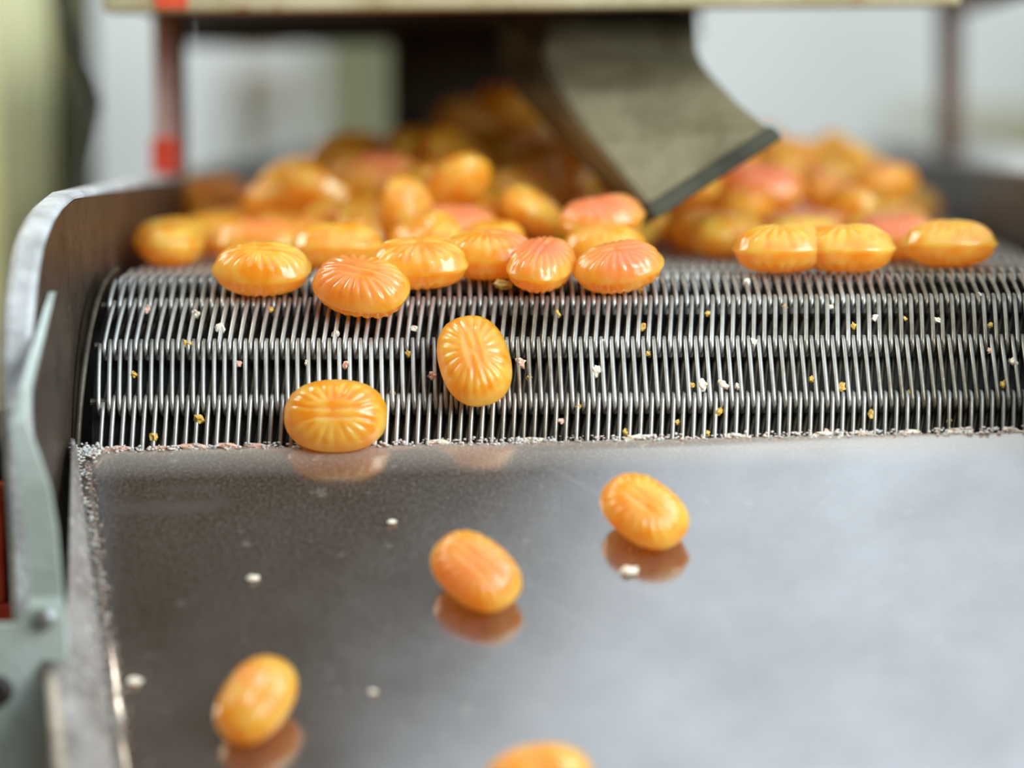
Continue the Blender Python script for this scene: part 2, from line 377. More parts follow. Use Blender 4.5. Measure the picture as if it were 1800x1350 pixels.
# sheet: a thin plate with a lip rolled down at its top edge
top = [[None]*(nx+1) for _ in range(ny+4)]; bot = [[None]*(nx+1) for _ in range(ny+4)]
rowsv = [(0.0 + 0.16*math.sin(a), -0.16*(1-math.cos(a))) for a in (math.pi/2, math.pi/3, math.pi/6)] + [(-LEN*(k/ny)**1.3, 0.0) for k in range(ny+1)]
for j, (yy, zz) in enumerate(rowsv):
    s = max(0, -yy)
    for i in range(nx+1):
        t = i/nx; x = xl(s)*(1-t)+xr(s)*t
        dz = 0.03*noise.noise(Vector((x*0.12, yy*0.12, 3.1)))
        top[j][i] = bm.verts.new(Vector((x, yy, zz+dz))*S); bot[j][i] = bm.verts.new(Vector((x, yy-0.02, zz+dz-0.12))*S)
J = len(rowsv)
for j in range(J-1):
    for i in range(nx):
        bm.faces.new((top[j][i], top[j+1][i], top[j+1][i+1], top[j][i+1])); bm.faces.new((bot[j][i+1], bot[j+1][i+1], bot[j+1][i], bot[j][i]))
for i in range(nx):
    bm.faces.new((top[0][i], top[0][i+1], bot[0][i+1], bot[0][i])); bm.faces.new((top[J-1][i+1], top[J-1][i], bot[J-1][i], bot[J-1][i+1]))
for j in range(J-1):
    bm.faces.new((top[j][0], bot[j][0], bot[j+1][0], top[j+1][0])); bm.faces.new((top[j+1][nx], bot[j+1][nx], bot[j][nx], top[j][nx]))
bmesh.ops.recalc_face_normals(bm, faces=bm.faces[:])
obj('chute_sheet', bm, M['chute'], chute, smooth=True)
# folded side lips
def lip(sgn, xf, name='side_lip'):
    bm = bmesh.new(); rings = []
    for k in range(41):
        s = LEN*k/40; x = xf(s); h1 = 0.4+0.06*s
        hw = (0.03 + 0.085*min(s, 7))*sgn; fl = (0.08 + 0.45*min(1, max(0, (s-5.6)/1.2)))*sgn
        rings.append([bm.verts.new(Vector(p)*S) for p in ((x, -s, 0.0), (x+hw*0.25, -s, 0.12), (x+hw, -s, h1), (x+hw+fl, -s, h1+0.04), (x+hw+fl, -s, h1-0.08), (x+hw+0.06*sgn, -s, h1-0.14), (x+0.06*sgn, -s, -0.12))])
    for p, q in zip(rings, rings[1:]):
        for k in range(7): bm.faces.new((p[k], p[(k+1) % 7], q[(k+1) % 7], q[k]))
    bm.faces.new(rings[0]); bm.faces.new(rings[-1][::-1]); bmesh.ops.recalc_face_normals(bm, faces=bm.faces[:])
    obj(name, bm, M['lipmetal'], chute, smooth=True)
M['lipmetal'] = metal_mat('lip_steel', lin(120, 112, 102), lin(158, 152, 144), 70, 0.4, 0.4, 0.6, 0.0002, dust=lin(178, 172, 162), dscale=500, dlo=0.55, dhi=0.75)
lip(-1, xl); lip(1, xr)

# ---- sugar crust along the chute's upper edge and its left fold: loose dust, nobody could count it
rng = random.Random(11)
def blob(bm, c, r, rng, flat=0.6):
    q = bmesh.ops.create_icosphere(bm, subdivisions=1, radius=1.0)
    sc = Vector((r*rng.uniform(0.6, 1.5), r*rng.uniform(0.5, 1.1), r*rng.uniform(0.4, 1.0)*flat))
    rt = Matrix.Rotation(rng.uniform(0, 6.28), 3, 'Z') @ Matrix.Rotation(rng.uniform(-.5, .5), 3, 'X')
    for v in q['verts']:
        v.co = (rt @ Vector((v.co.x*sc.x, v.co.y*sc.y, v.co.z*sc.z))*rng.uniform(0.8, 1.15) + Vector(c))*S
bm = bmesh.new()
for i in range(900):
    x = rng.uniform(-11.2, 10.6)
    k = 0.5+0.5*noise.noise(Vector((x*0.7, 0, 0)))
    k2 = 0.5+0.5*noise.noise(Vector((x*3.1, 5, 0)))
    blob(bm, ch((x, rng.uniform(0.0, 0.2), rng.uniform(-0.06, 0.02+0.05*k2))), rng.uniform(0.025, 0.06)*(0.5+k), rng)
for i in range(620):
    s = rng.random()**1.2*12
    sd = rng.gauss(0, 0.10+0.014*s)
    blob(bm, ch((xl(s)+0.03+sd*0.8, -s+0.1, 0.02+max(0, -sd)*1.1)), rng.uniform(0.02, 0.05), rng, 0.35)
for i in range(160):
    a = rng.gauss(0, 0.16); b_ = rng.gauss(0, 0.12)
    blob(bm, ch((-11.1+a, -0.05+b_, 0.05+rng.uniform(0, .08))), rng.uniform(0.03, 0.06), rng)
tag(obj('sugar_crust', bm, M['crust'], smooth=True), 'whitish crust of sugar dust along the upper edge and left fold of the chute', 'sugar dust', kind='stuff')

# ---- bracket, motor and bolt at the left of the chute
def slab(bm, pts, D, depth, bev=0.0):
    """plate whose outline is given by pixels at distance D; each point may carry its own D"""
    f = [at(p[0], p[1], p[2] if len(p) > 2 else D) for p in pts]
    n0 = len(bm.verts)
    add_prism(bm, f, [v+Vector((0, depth, 0)) for v in f])
br = empty('machine_bracket', at(60, 1150, 63))
BRO = at(60, 1150, 63)
tag(br, 'pale green painted sheet bracket with a curved strip left of the chute', 'bracket')
bm = bmesh.new()
L_ = [(86, 514, 66.4), (60, 600, 64.6), (36, 680, 63.9), (20, 745, 63.6), (26, 800, 63.5), (36, 860, 63.4), (46, 930, 63.3), (54, 1000, 63.2), (52, 1050, 63.2), (46, 1075, 63)]
R_ = [(95, 514, 66.4), (72, 605, 64.6), (52, 690, 63.9), (46, 745, 63.6), (66, 800, 63.5), (86, 860, 63.4), (98, 930, 63.3), (104, 1000, 63.2), (108, 1050, 63.2), (110, 1075, 63)]
for i in range(len(L_)-1):
    slab(bm, [L_[i], R_[i], R_[i+1], L_[i+1]], 0, 0.22)
sub(obj('strip', bm, M['pale_green']), br, BRO)
bm = bmesh.new()
slab(bm, [(-260, 1100), (20, 1098), (42, 1090), (50, 1068), (112, 1068), (120, 1200), (132, 1560), (-260, 1560)], 63, 0.3)
sub(obj('plate', bm, M['pale_green']), br, BRO)
c = at(84, 1086, 62.9)
bm = bmesh.new(); add_tube(bm, [c+Vector((0, 0.1, 0)), c+Vector((0, -0.08, 0)), c+Vector((0, -0.14, 0))], [0.2, 0.2, 0.066], 12)
sub(tag(obj('bolt', bm, M['bolt']), 'shiny bolt head'), br, BRO)
c = at(-4, 1215, 62.9)
bm = bmesh.new(); add_tube(bm, [c+Vector((0, 0.2, 0)), c+Vector((0, -0.1, 0)), c+Vector((0, -0.16, 0))], [0.3, 0.3, 0.2], 12)
sub(tag(obj('bolt', bm, M['black']), 'dark bolt head at the frame edge'), br, BRO)

mo = empty('drive_motor', at(20, 950, 67)); MOO = at(20, 950, 67)
tag(mo, 'black drive motor casting with red paint behind the curved pale strip', 'motor')
bm = bmesh.new(); p = at(50, 1097, 67); q = at(-150, 770, 67)
add_box(bm, (q.x, q.y, p.z), (p.x+0.45, q.y+6, q.z), 0.3, 3)
sub(obj('casting', bm, M['black']), mo, MOO)
bm = bmesh.new(); p = at(44, 1100, 66.6); q = at(-150, 1062, 66.6); add_box(bm, (q.x, q.y, p.z), (p.x, q.y+0.6, q.z), 0.08)
p = at(9, 1062, 66.6); q = at(-150, 850, 66.6); add_box(bm, (q.x, q.y, p.z), (p.x, q.y+0.5, q.z), 0.1)
sub(tag(obj('painted_edge', bm, M['red']), 'chipped red painted edge'), mo, MOO)

# ---- hopper frame over the belt: front beam, tray, posts, shaft
ho = empty('hopper_frame', (0, 8, 6)); HO = Vector((0, 8, 6))
tag(ho, 'cream painted feed frame on brown posts standing across the belt', 'machine frame')
def hb(name, lo, hi, m, bev=0.1, label=None):
    bm = bmesh.new(); add_box(bm, lo, hi, bev); o = sub(obj(name, bm, m), ho, HO)
    if label: o['label'] = label
    return o
zb = at(900, 16, 80).z
XA, XB = at(180, 10, 80).x, at(1690, 10, 80).x
hb('front_beam', (XA, 6.5, zb), (XB, 8.0, zb+2.2), M['cream'], 0.12)
hb('rust_patch', (at(272, 0, 80).x, 6.46, zb+0.08), (at(330, 0, 80).x, 6.7, zb+2.1), M['red'], 0.02, 'rust red patch on the cream beam')
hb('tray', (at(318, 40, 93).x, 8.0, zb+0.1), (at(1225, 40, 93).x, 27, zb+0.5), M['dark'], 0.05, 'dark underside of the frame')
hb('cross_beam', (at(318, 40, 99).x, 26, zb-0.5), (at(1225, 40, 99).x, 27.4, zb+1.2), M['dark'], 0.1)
def post(x, yy, zl, m, w=0.5, d=0.7, label=None):
    hb('post', (x-w, yy, zl), (x+w, yy+d, zb+2.0), m, 0.08, label)
pl = at(284, 150, 86.5); pr = at(303, 150, 87.5); rr_ = at(1672, 150, 101.5)
post(pl.x+0.05, pl.y, 1.96, M['rust_frame'], 0.27, 1.0, 'pinkish rust stained post')
post(at(309, 150, 87.5).x, pl.y+1.0, 1.96, M['brown_frame'], 0.2, 0.8)
hb('post_foot', (pl.x-0.3, pl.y-0.08, 1.95), (pl.x+0.4, pl.y+0.3, 2.9), M['red'], 0.05, 'red painted foot of the left post')
post(rr_.x, rr_.y, 1.96, M['brown_frame'], 0.36, 0.9)
hb('side_rail', (rr_.x-0.4, 8.0, zb+0.3), (rr_.x+0.4, rr_.y+1, zb+1.8), M['brown_frame'], 0.1)
hb('side_rail', (pl.x-0.2, 8.0, zb+0.3), (pl.x+0.8, pl.y+1.8, zb+1.8), M['brown_frame'], 0.1)
# shaft behind the spout
s0, s1 = at(686, 238, 100), at(905, 40, 100)
hb('feed_shaft', (s0.x, s0.y, s0.z), (s1.x, s0.y+5, s1.z+2.0), M['dark'], 0.2, 'dark square shaft hanging behind the heap')

# ---- spout
so = empty('discharge_spout', at(1080, 60, 82)); SPO = at(1080, 60, 82)
tag(so, 'worn olive grey metal spout slanting down over the heap of sweets', 'spout')
Dn, Df = 80.0, 84.5
Fo = [(968, 22, 83), (1222, 22, 83), (1233, 112, 81.6), (1352, 236, 80.6), (1148, 372, 79.8), (1056, 282, 80.4), (965, 118, 81.6)]
Bo = [(868, 22, 86), (1222, 22, 87), (1233, 112, 86), (1352, 236, 84.8), (1122, 372, 82.6), (1000, 262, 83.4), (884, 112, 84.6)]
fw = [at(*p) for p in Fo]; bw = [at(*p) for p in Bo]
ex = Vector((0, 2.2, 0.0))
def loft(bm, loops, close=False):
    vs = [[bm.verts.new(Vector(p)*S) for p in l] for l in loops]
    n = len(vs[0])
    for a, b in zip(vs, vs[1:]):
        for k in range(n): bm.faces.new((a[k], a[(k+1) % n], b[(k+1) % n], b[k]))
    return vs
# the tube as a run of five-sided rings: top, elbow, lower bend, mouth
def ring(fl, fr, bl):
    fl, fr, bl = at(*fl), at(*fr), at(*bl)
    br_ = fr + (bl-fl)*0.6 + Vector((0, 2.4, 0.15)); bb = bl + Vector((0.3, 2.4, 0.2))
    return [fl, fr, br_, bb, bl]
RG = [ring((965, 19, 83), (1224, 19, 83), (868, 20, 85.5)),
      ring((958, 96, 82), (1226, 84, 82), (876, 104, 84.6)),
      ring((985, 160, 80.4), (1242, 122, 80.4), (902, 158, 83)),
      ring((1052, 258, 78.6), (1298, 182, 78.8), (1000, 268, 81)),
      ring((1140, 362, 77.2), (1352, 226, 77.6), (1112, 376, 79.4))]
bm = bmesh.new(); vs = loft(bm, RG)
cen = sum((Vector(p) for p in RG[-1]), Vector())/5
inn = [cen + (Vector(p)-cen)*0.86 for p in RG[-1]]; inn2 = [cen + (Vector(p)-cen)*0.8 + (RG[-2][k]-RG[-1][k])*0.7 for k, p in enumerate(RG[-1])]
v1 = [bm.verts.new(p*S) for p in inn]; v2 = [bm.verts.new(p*S) for p in inn2]
for k in range(5):
    bm.faces.new((vs[-1][k], vs[-1][(k+1) % 5], v1[(k+1) % 5], v1[k])); bm.faces.new((v1[k], v1[(k+1) % 5], v2[(k+1) % 5], v2[k]))
bm.faces.new(v2); bm.faces.new(vs[0][::-1])
bmesh.ops.recalc_face_normals(bm, faces=bm.faces[:])
bmesh.ops.bevel(bm, geom=[e for e in bm.edges if e.calc_face_angle(0) > 0.5], offset=0.08*S, segments=2, affect='EDGES')
sub(obj('tube', bm, M['spout']), so, SPO)
# turned lip round the mouth
ax = (RG[-1][0]-RG[-2][0]).normalized()
bm = bmesh.new()
o1 = [cen + (Vector(p)-cen)*1.05 - ax*0.05 for p in RG[-1]]; o2 = [p + ax*0.5 for p in o1]
i2 = [cen + (Vector(p)-cen)*0.84 + ax*0.45 for p in RG[-1]]; i1 = [p - ax*0.42 for p in i2]
vs = loft(bm, [o1, o2, i2, i1, o1][:4])
for k in range(5): bm.faces.new((vs[3][k], vs[3][(k+1) % 5], vs[0][(k+1) % 5], vs[0][k]))
bmesh.ops.recalc_face_normals(bm, faces=bm.faces[:])
bmesh.ops.bevel(bm, geom=bm.edges[:], offset=0.05*S, segments=2, affect='EDGES')
sub(tag(obj('mouth_lip', bm, M['spout_rim']), 'darker thick lip round the spout mouth'), so, SPO)

# ---- background
def standing(name, x0, x1, D, depth, ztop, m, label, cat, bev=1.0):
    a, b = at(x0, 300, D), at(x1, 300, D)
    bm = bmesh.new(); add_box(bm, (a.x, a.y, -92), (b.x, a.y+depth, ztop), bev)
    o = obj(name, bm, m, None); 
    # origin at the foot
    c = Vector(((a.x+b.x)/2, a.y+depth/2, -92))*S
    for v in o.data.vertices: v.co -= c
    o.location = c
    return tag(o, label, cat)
standing('painted_pipe_casing', -60, 56, 95, 5, 60, M['yellow_green'], 'blurred yellow green casing at the left edge of the picture', 'casing')
standing('olive_column', 58, 134, 100, 5, 90, M['olive'], 'blurred dark olive column beside the yellow green casing', 'column')
cb = at(112, -60, 100)
bm = bmesh.new(); add_tube(bm, [at(100, -200, 88), at(104, 0, 88), at(128, 80, 88), at(158, 140, 88), at(170, 180, 88), at(160, 230, 88), at(140, 330, 88), at(120, 520, 88), at(100, 900, 88), at(110, 1500, 88)], 0.17, 8)
cab = obj('hanging_cable', bm, M['rubber'], smooth=True); tag(cab, 'thin dark cable hanging in front of the pale wall at left', 'cable')
M['bg_green'] = metal_mat('grey_green_paint', lin(140, 144, 108), lin(160, 164, 134), 5, 0.0, 0.6, 0.8, 0)
M['bg_beige'] = metal_mat('beige_card', lin(176, 166, 146), lin(196, 188, 172), 9, 0.0, 0.7, 0.9, 0)
M['bg_yellow'] = metal_mat('yellow_green_crate', lin(176, 172, 112), lin(192, 190, 140), 7, 0.0, 0.6, 0.8, 0)
standing('wall_cabinet', 545, 705, 215, 12, 60, M['bg_green'], 'blurred grey green cabinet seen left of the dark feed shaft', 'cabinet')
def on_stand(name, x0, x1, y0, y1, D, m, label, cat, slab_mat):
    a, b = at(x0, y1, D), at(x1, y0, D); e = empty(name, ((a.x+b.x)/2, a.y+6, -92)); e0 = Vector(((a.x+b.x)/2, a.y+6, -92))
    bm = bmesh.new(); add_box(bm, (a.x, a.y, a.z), (b.x, a.y+12, b.z), 0.8); sub(obj('body', bm, m), e, e0)
    for ux in (a.x+0.8, b.x-0.8):
        bm = bmesh.new(); add_box(bm, (ux-0.7, a.y+1, -92), (ux+0.7, a.y+3, a.z+0.2), 0.1); sub(obj('leg', bm, slab_mat), e, e0)
    return tag(e, label, cat)
on_stand('stool_box', 398, 486, 96, 222, 235, M['bg_beige'], 'blurred beige box on legs against the pale wall at left', 'box', M['bg_green'])
on_stand('crate_rack', 1590, 1960, 205, 520, 225, M['bg_yellow'], 'blurred yellow green crate behind the right guard', 'crate', M['bg_green'])

# ------------------------------------------------------------------ sweets
CA, CB, CC = 1.10, 0.78, 0.53
def candy_mesh(name, seed, flutes=22, amp=0.066):
    rng = random.Random(seed); NS, NR = 88, 13
    ph = rng.uniform(0, 6.28); ex_ = rng.uniform(2.1, 2.35)
    sv = Vector((seed*3.7, 1.3, 2.2))
    bm = bmesh.new(); allr = []
    def outline(a):
        c, s = math.cos(a), math.sin(a)
        k = (abs(c)**ex_+abs(s)**ex_)**(-1/ex_)
        return k*c*CA, k*s*CB
    def rings(sgn):
        out = []
        for i in range(1, NR+1):
            r = (i/NR)**0.8; ring_ = []
            for j in range(NS):
                a = 2*math.pi*j/NS; ox, oy = outline(a)
                x, y = ox*r*0.955, oy*r*0.955
                h = CC*(1-r**3.6)**0.6 if r < 1 else 0
                h = h*0.82 + 0.08
                wn = min(1, max(0, (r-0.36)/0.28)); wo = min(1, max(0, (1.0-r)/0.10))
                wn *= 0.55+0.45*min(1, abs(y)/CB*2.2)
                g = abs(math.sin(flutes*a/2 + ph*(1 if sgn > 0 else 2)))**0.7
                h -= amp*wn*wo*(1-g)*1.2
                cen_ = 1-min(1, max(0, (abs(y)/CB-0.22)/0.14)); ce2 = min(1, max(0, 1.25-abs(x)/CA*1.5))
                h += 0.03*cen_*ce2*math.cos(y*30)
                h += 0.035*noise.noise(Vector((x*1.6, y*1.6, sgn*2))+sv)
                ring_.append(bm.verts.new(Vector((x, y, sgn*max(h, 0.05)))*S))
            out.append(ring_)
        return out
    for sgn in (1, -1):
        rs = rings(sgn)
        top_ = bm.verts.new(Vector((0, 0, sgn*(CC*0.82+0.09)))*S)
        for j in range(NS):
            f = (top_, rs[0][j], rs[0][(j+1) % NS]); bm.faces.new(f if sgn > 0 else f[::-1])
        for a_, b_ in zip(rs, rs[1:]):
            for j in range(NS):
                f = (a_[j], b_[j], b_[(j+1) % NS], a_[(j+1) % NS]); bm.faces.new(f if sgn > 0 else f[::-1])
        allr.append(rs[-1])
    mid = []
    for zz, sc in ((0.035, 1.0), (-0.035, 1.0)):
        mid.append([bm.verts.new(Vector((outline(2*math.pi*j/NS)[0]*sc*(1+0.012*noise.noise(Vector((j*0.5, seed, 1)))), outline(2*math.pi*j/NS)[1]*sc, zz))*S) for j in range(NS)])
    seq = [allr[0], mid[0], mid[1], allr[1]]
    for a_, b_ in zip(seq, seq[1:]):
        for j in range(NS): bm.faces.new((a_[j], b_[j], b_[(j+1) % NS], a_[(j+1) % NS]))
    bmesh.ops.recalc_face_normals(bm, faces=bm.faces[:])
    me = bpy.data.meshes.new(name); bm.to_mesh(me); bm.free()
    for p in me.polygons: p.use_smooth = True
    me.materials.append(M['candy']); return me
candies = [candy_mesh('boiled_sweet_a', 1, 22), candy_mesh('boiled_sweet_b', 2, 20), candy_mesh('boiled_sweet_c', 3, 24)]
def q_euler(yaw, pitch=0, rollx=0):
    return (Matrix.Rotation(math.radians(yaw), 3, 'Z') @ Matrix.Rotation(math.radians(pitch), 3, 'Y') @ Matrix.Rotation(math.radians(rollx), 3, 'X'))
FRONT = []      # for the settling of the heap: (location, quaternion)
def sweet(loc, m, label, group=None, pink=0.0, v=0, sc=1.0):
    o = bpy.data.objects.new('boiled_sweet', candies[v % 3]); col.objects.link(o)
    o.location = Vector(loc)*S; o.rotation_mode = 'QUATERNION'; o.rotation_quaternion = m.to_quaternion(); o.scale = (sc, sc, sc)
    o['pink'] = float(pink); tag(o, label, 'sweet', group); FRONT.append((tuple(loc), tuple(m.to_quaternion()), sc)); return o
def on_belt(px, py, yaw, label, pink=0.0, v=0, group=None, tilt=(0, 0), lift=0.0, sc=1.0):
    """lie on the belt (flat or nose roller) with the centre seen at px, py"""
    lo, hi = -3.0, 1.45; off = CC*0.93*sc + lift
    for _ in range(50):
        th = (lo+hi)/2
        y, z = (-(R+off)*math.sin(th), (R+off)*math.cos(th)-R) if th > 0 else (-th*R, off)
        X = at(px, py, y-CY).x
        if proj((X, y, z))[1] < py: lo = th
        else: hi = th
    th = max(th, 0)
    m = Matrix.Rotation(th, 3, 'X') @ q_euler(yaw, *tilt)
    return sweet((X, y, z), m, label, group, pink, v, sc)
B = on_belt
B(303, 430, 86, 'lone dark orange sweet near the left guard, behind the front row', -0.35, 1, lift=0.02, sc=0.95)
B(455, 424, -2, 'pink topped sweet lying behind the leftmost front row sweet', 0.25, 0, tilt=(0, 6))
B(460, 472, -2, 'yellow orange sweet at the left end of the front row', -0.1, 2)
B(635, 503, -22, 'pinkish ribbed sweet tipping over the front of the row', 0.22, 0, tilt=(0, 8), lift=0.02)
B(592, 432, 4, 'greenish yellow ribbed sweet in the gap behind the tipping pinkish one', -0.3, 1)
B(738, 462, 3, 'wide yellow orange sweet right of the tipping pinkish one', -0.05, 1)
B(858, 447, -4, 'orange sweet with a pink top half behind its neighbours, under the heap', 0.2, 2)
B(952, 465, 72, 'small looking pink sweet end on to the camera in the front row', 0.3, 0, tilt=(0, 4), sc=0.92)
B(1087, 469, 9, 'pink topped sweet at the right end of the front row', 0.3, 2, tilt=(-6, 4), sc=0.92)
B(1374, 437, 6, 'orange sweet with white glints, left one of a touching pair right of the spout', -0.05, 0)
B(1488, 436, -8, 'glossy yellow sweet, right one of a touching pair right of the spout', -0.1, 1)
B(1668, 428, 0, 'separate orange sweet with a pale frosted top near the right guard', 0.1, 2)
B(834, 634, 105, 'upright tilted sweet alone in the middle of the wire belt', 0.02, 0, lift=0.02, sc=0.98)
B(590, 731, 0, 'orange sweet resting against the upper edge of the chute', -0.05, 1, lift=0.03)
sweet(at(1058, 384, 76.8), q_euler(6, -8, 14), 'pink sweet lying on top of others just left of the spout tip', None, 0.3, 1, 0.93)
sweet(at(1064, 434, 75.2), q_euler(-4, 0, 5), 'orange sweet squeezed under the topmost pink one by the spout', None, 0.0, 2, 0.9)
sweet(at(936, 372, 79.2), q_euler(60, 20, 30), 'small tilted yellow sweet with a white glint below the heap peak', None, -0.1, 0, 0.9)
sweet(at(805, 400, 78.2), q_euler(10, 4, 12), 'blurred pale pink sweet just behind the middle of the front row', None, 0.35, 1, 0.95)
def on_chute(px, py, h, yaw, tilt, label, pink, v, sc=1.0):
    # intersect the view ray with the plane lying h above the chute
    n = Mch @ Vector((0, 0, 1)); p0 = CO + n*h
    a = at(px, py, 60); b = at(px, py, 70); d = b-a
    t = (p0-a).dot(n)/d.dot(n); X = a + d*t
    m = Mch @ Matrix.Rotation(math.radians(tilt), 3, 'X') @ q_euler(yaw)
    return sweet(X, m, label, None, pink, v, sc)
on_chute(1133, 898, 0.6, -42, 18, 'pale orange sweet on the bright right part of the chute', 0.0, 0, 0.9)
on_chute(837, 1004, 0.6, -44, 18, 'pink tinged sweet in the middle of the chute', 0.12, 1, 0.92)
on_chute(450, 1230, 0.65, 62, 18, 'deep orange sweet on the dark lower left of the chute', -0.45, 2, 0.88)
on_chute(946, 1372, 0.66, 8, 16, 'pale sweet cut off by the bottom edge of the picture', 0.0, 0, 0.94)

#@@SIM@@
# the heap behind the front row: resting places from a settling run (x, y, z in 1/100 cm, quaternion in 1/100)
HEAP = "209,1128,52,90,0,0,-45;492,1147,52,96,0,0,29;29,1102,52,26,0,0,96;86,1246,87,72,-62,2,31;925,653,52,57,0,0,82;714,864,52,98,0,0,21;-332,790,77,6,5,65,75;689,1118,63,11,43,87,23;-946,2072,52,41,0,0,-91;-1085,2126,75,63,-39,-35,57;581,1292,125,55,33,15,76;477,899,52,29,0,0,-96;192,1101,158,29,0,0,96;-531,2322,190,57,-26,-33,-71;-1052,565,52,42,0,0,-90;232,897,52,59,0,0,81;724,1367,52,98,0,0,18;738,1340,158,88,0,0,47;-450,2418,240,7,-38,3,-92;-400,2335,311,86,38,22,25;-213,2419,296,16,-97,-11,-17;460,1448,156,59,-7,36,72;926,925,52,48,0,0,-88;58,926,65,16,30,90,26;-147,767,63,18,-68,-68,21;515,711,52,91,0,0,41;-949,1829,52,18,0,0,-98;510,2194,160,13,22,76,59;621,2014,217,28,56,77,12;-425,305,63,84,23,-13,-47;684,429,52,13,0,0,99;990,1355,52,71,0,0,71;-757,670,52,86,0,0,-51;554,2317,169,2,35,90,27;3,1370,52,82,0,0,57;-512,1315,258,58,3,-12,80;-92,998,76,57,-37,-40,61;886,2402,52,21,0,0,98;-253,935,52,96,0,0,29;294,620,52,39,0,0,-92;-264,1859,264,80,0,0,-60;-828,1048,140,99,8,-8,-3;-831,1211,161,16,-41,84,31;-511,1182,163,19,-14,5,-97;-956,1112,52,100,0,0,5;-326,1308,228,12,-22,97,4;-725,914,141,88,-36,24,17;605,1472,109,32,-54,-40,-67;-471,572,104,10,53,-16,83;-680,1191,160,48,47,73,10;462,458,52,95,0,0,30;-269,1880,370,22,0,0,-98;-1073,1898,87,60,-60,-16,51;211,1266,176,14,13,-98,9;428,2436,213,21,5,69,-69;661,639,52,92,0,0,39;-201,2038,264,100,0,0,5;473,2065,192,54,66,-42,-32;986,357,77,41,36,-55,-63;-225,1230,147,26,57,-77,-13;951,2071,52,0,59,-81,0;-424,855,165,26,8,-33,-90;-922,1415,52,36,0,0,-93;-185,1075,167,67,55,-6,49;245,2003,242,55,-17,79,-24;-209,2180,251,1,-20,48,85;-996,910,52,0,81,58,0;355,996,77,65,-20,-21,-71;222,1823,237,59,-13,34,72;-593,627,79,66,35,5,-66;347,1766,158,10,3,28,96;-392,1161,232,31,-83,38,26;-208,900,155,96,18,8,19;-930,1604,52,45,0,0,-90;360,1882,247,9,-25,-21,-94;-98,1924,234,9,24,-18,-95;-53,1697,232,86,9,33,39;644,1678,135,10,92,-31,23;506,1709,221,99,-5,14,2;-304,652,74,28,92,14,23;-697,2270,180,1,28,42,-86;827,1233,52,0,-98,-20,0;-751,1353,157,6,-8,-3,100;-209,1705,226,36,59,62,-37;328,1391,213,5,-75,65,-10;-698,1477,231,10,11,86,48;144,1581,264,91,3,16,38;-3,2292,217,67,-49,-55,-11;303,2222,220,20,94,26,13;-749,1697,223,85,-8,-27,-44;-84,2404,231,77,-8,-39,-50;-75,1364,145,91,-8,-21,34;-564,956,187,12,6,-28,95;-935,2229,88,22,12,66,-70;347,1226,68,20,36,-91,6;-510,1620,237,39,30,-3,-87;-667,823,69,37,91,18,-1;-873,1265,64,6,-8,27,-96;-652,2003,167,34,-8,-32,88;-93,1197,106,80,-19,-56,-12;-33,1503,258,52,-80,30,-6;-319,1541,240,7,84,-48,-26;130,1963,286,37,-43,80,20;-368,661,176,17,85,-44,26;-829,1760,93,84,13,40,-34;-167,1446,202,73,-13,-18,-64;-264,297,52,0,67,74,0;-1071,1488,93,35,42,-3,84;2,1294,228,23,2,-93,-29;716,1984,142,95,16,-16,24;-832,919,52,67,0,0,74;-411,1981,249,2,18,-98,0;37,1803,279,35,51,-76,-20;488,1569,190,75,-16,32,55;-374,2163,230,66,-48,48,-32;854,1490,72,10,-14,-31,-94;-564,1801,194,28,-34,-51,74;608,1003,81,76,-50,6,-41;28,716,52,91,0,0,42;169,1415,226,23,82,50,16;403,1096,157,99,13,6,-4;678,1808,182,62,-5,31,72"
rng = random.Random(21); alike = {}
for i, rec in enumerate(HEAP.split(';')):
    if proj([int(t)/100 for t in rec.split(',')[:3]])[0] > 1610: continue
    v = [int(t) for t in rec.split(',')]
    X = Vector(v[:3])/100; q = Quaternion([t/100 for t in v[3:]]).normalized()
    px = proj(X)[0]
    pinky = rng.choice((-0.3, -0.12, 0.0, 0.12, 0.3)) + (0.08 if px > 1200 else 0)
    tone = 'pinkish' if pinky > 0.1 else ('golden orange' if pinky > -0.2 else 'deep yellow')
    deep = X.y > 12.5; high = X.z > 1.3
    if px < 560: pl_ = 'on the left flank of the heap'
    elif px < 860: pl_ = 'in the heap below the dark feed shaft'
    elif px < 1160: pl_ = 'in the heap between shaft and spout tip'
    elif px < 1420: pl_ = 'in the heap just right of the spout mouth'
    else: pl_ = 'on the right flank of the heap'
    ly = ('strongly blurred ' if deep else 'softly blurred ') + tone + ' sweet ' + pl_ + (', upper layer' if high else ', bottom layer')
    lb, gr = ly, ('sweets ' + pl_).replace('sweets on', 'sweets on').strip() + (' far back' if deep else ' near its foot') + (' above' if high else ' below') + ' ' + tone
    o = bpy.data.objects.new('boiled_sweet', candies[i % 3]); col.objects.link(o)
    o.location = X*S; o.rotation_mode = 'QUATERNION'; o.rotation_quaternion = q
    o['pink'] = pinky
    tag(o, lb, 'sweet', gr); alike.setdefault(lb, []).append((px, o))

ORD = ['leftmost', 'second from left', 'third from left', 'fourth from left', 'fifth from left', 'sixth from left']
for lb, os_ in alike.items():                              # like ones are told apart by their order in the row
    if 1 < len(os_) <= 6:
        os_.sort(key=lambda t: t[0])
        for k, (px, o) in enumerate(os_):
            o['label'] = (ORD[k] if k < len(os_)-1 else 'rightmost') + ' ' + lb.replace(' in the heap', '').replace(' of the heap', '')

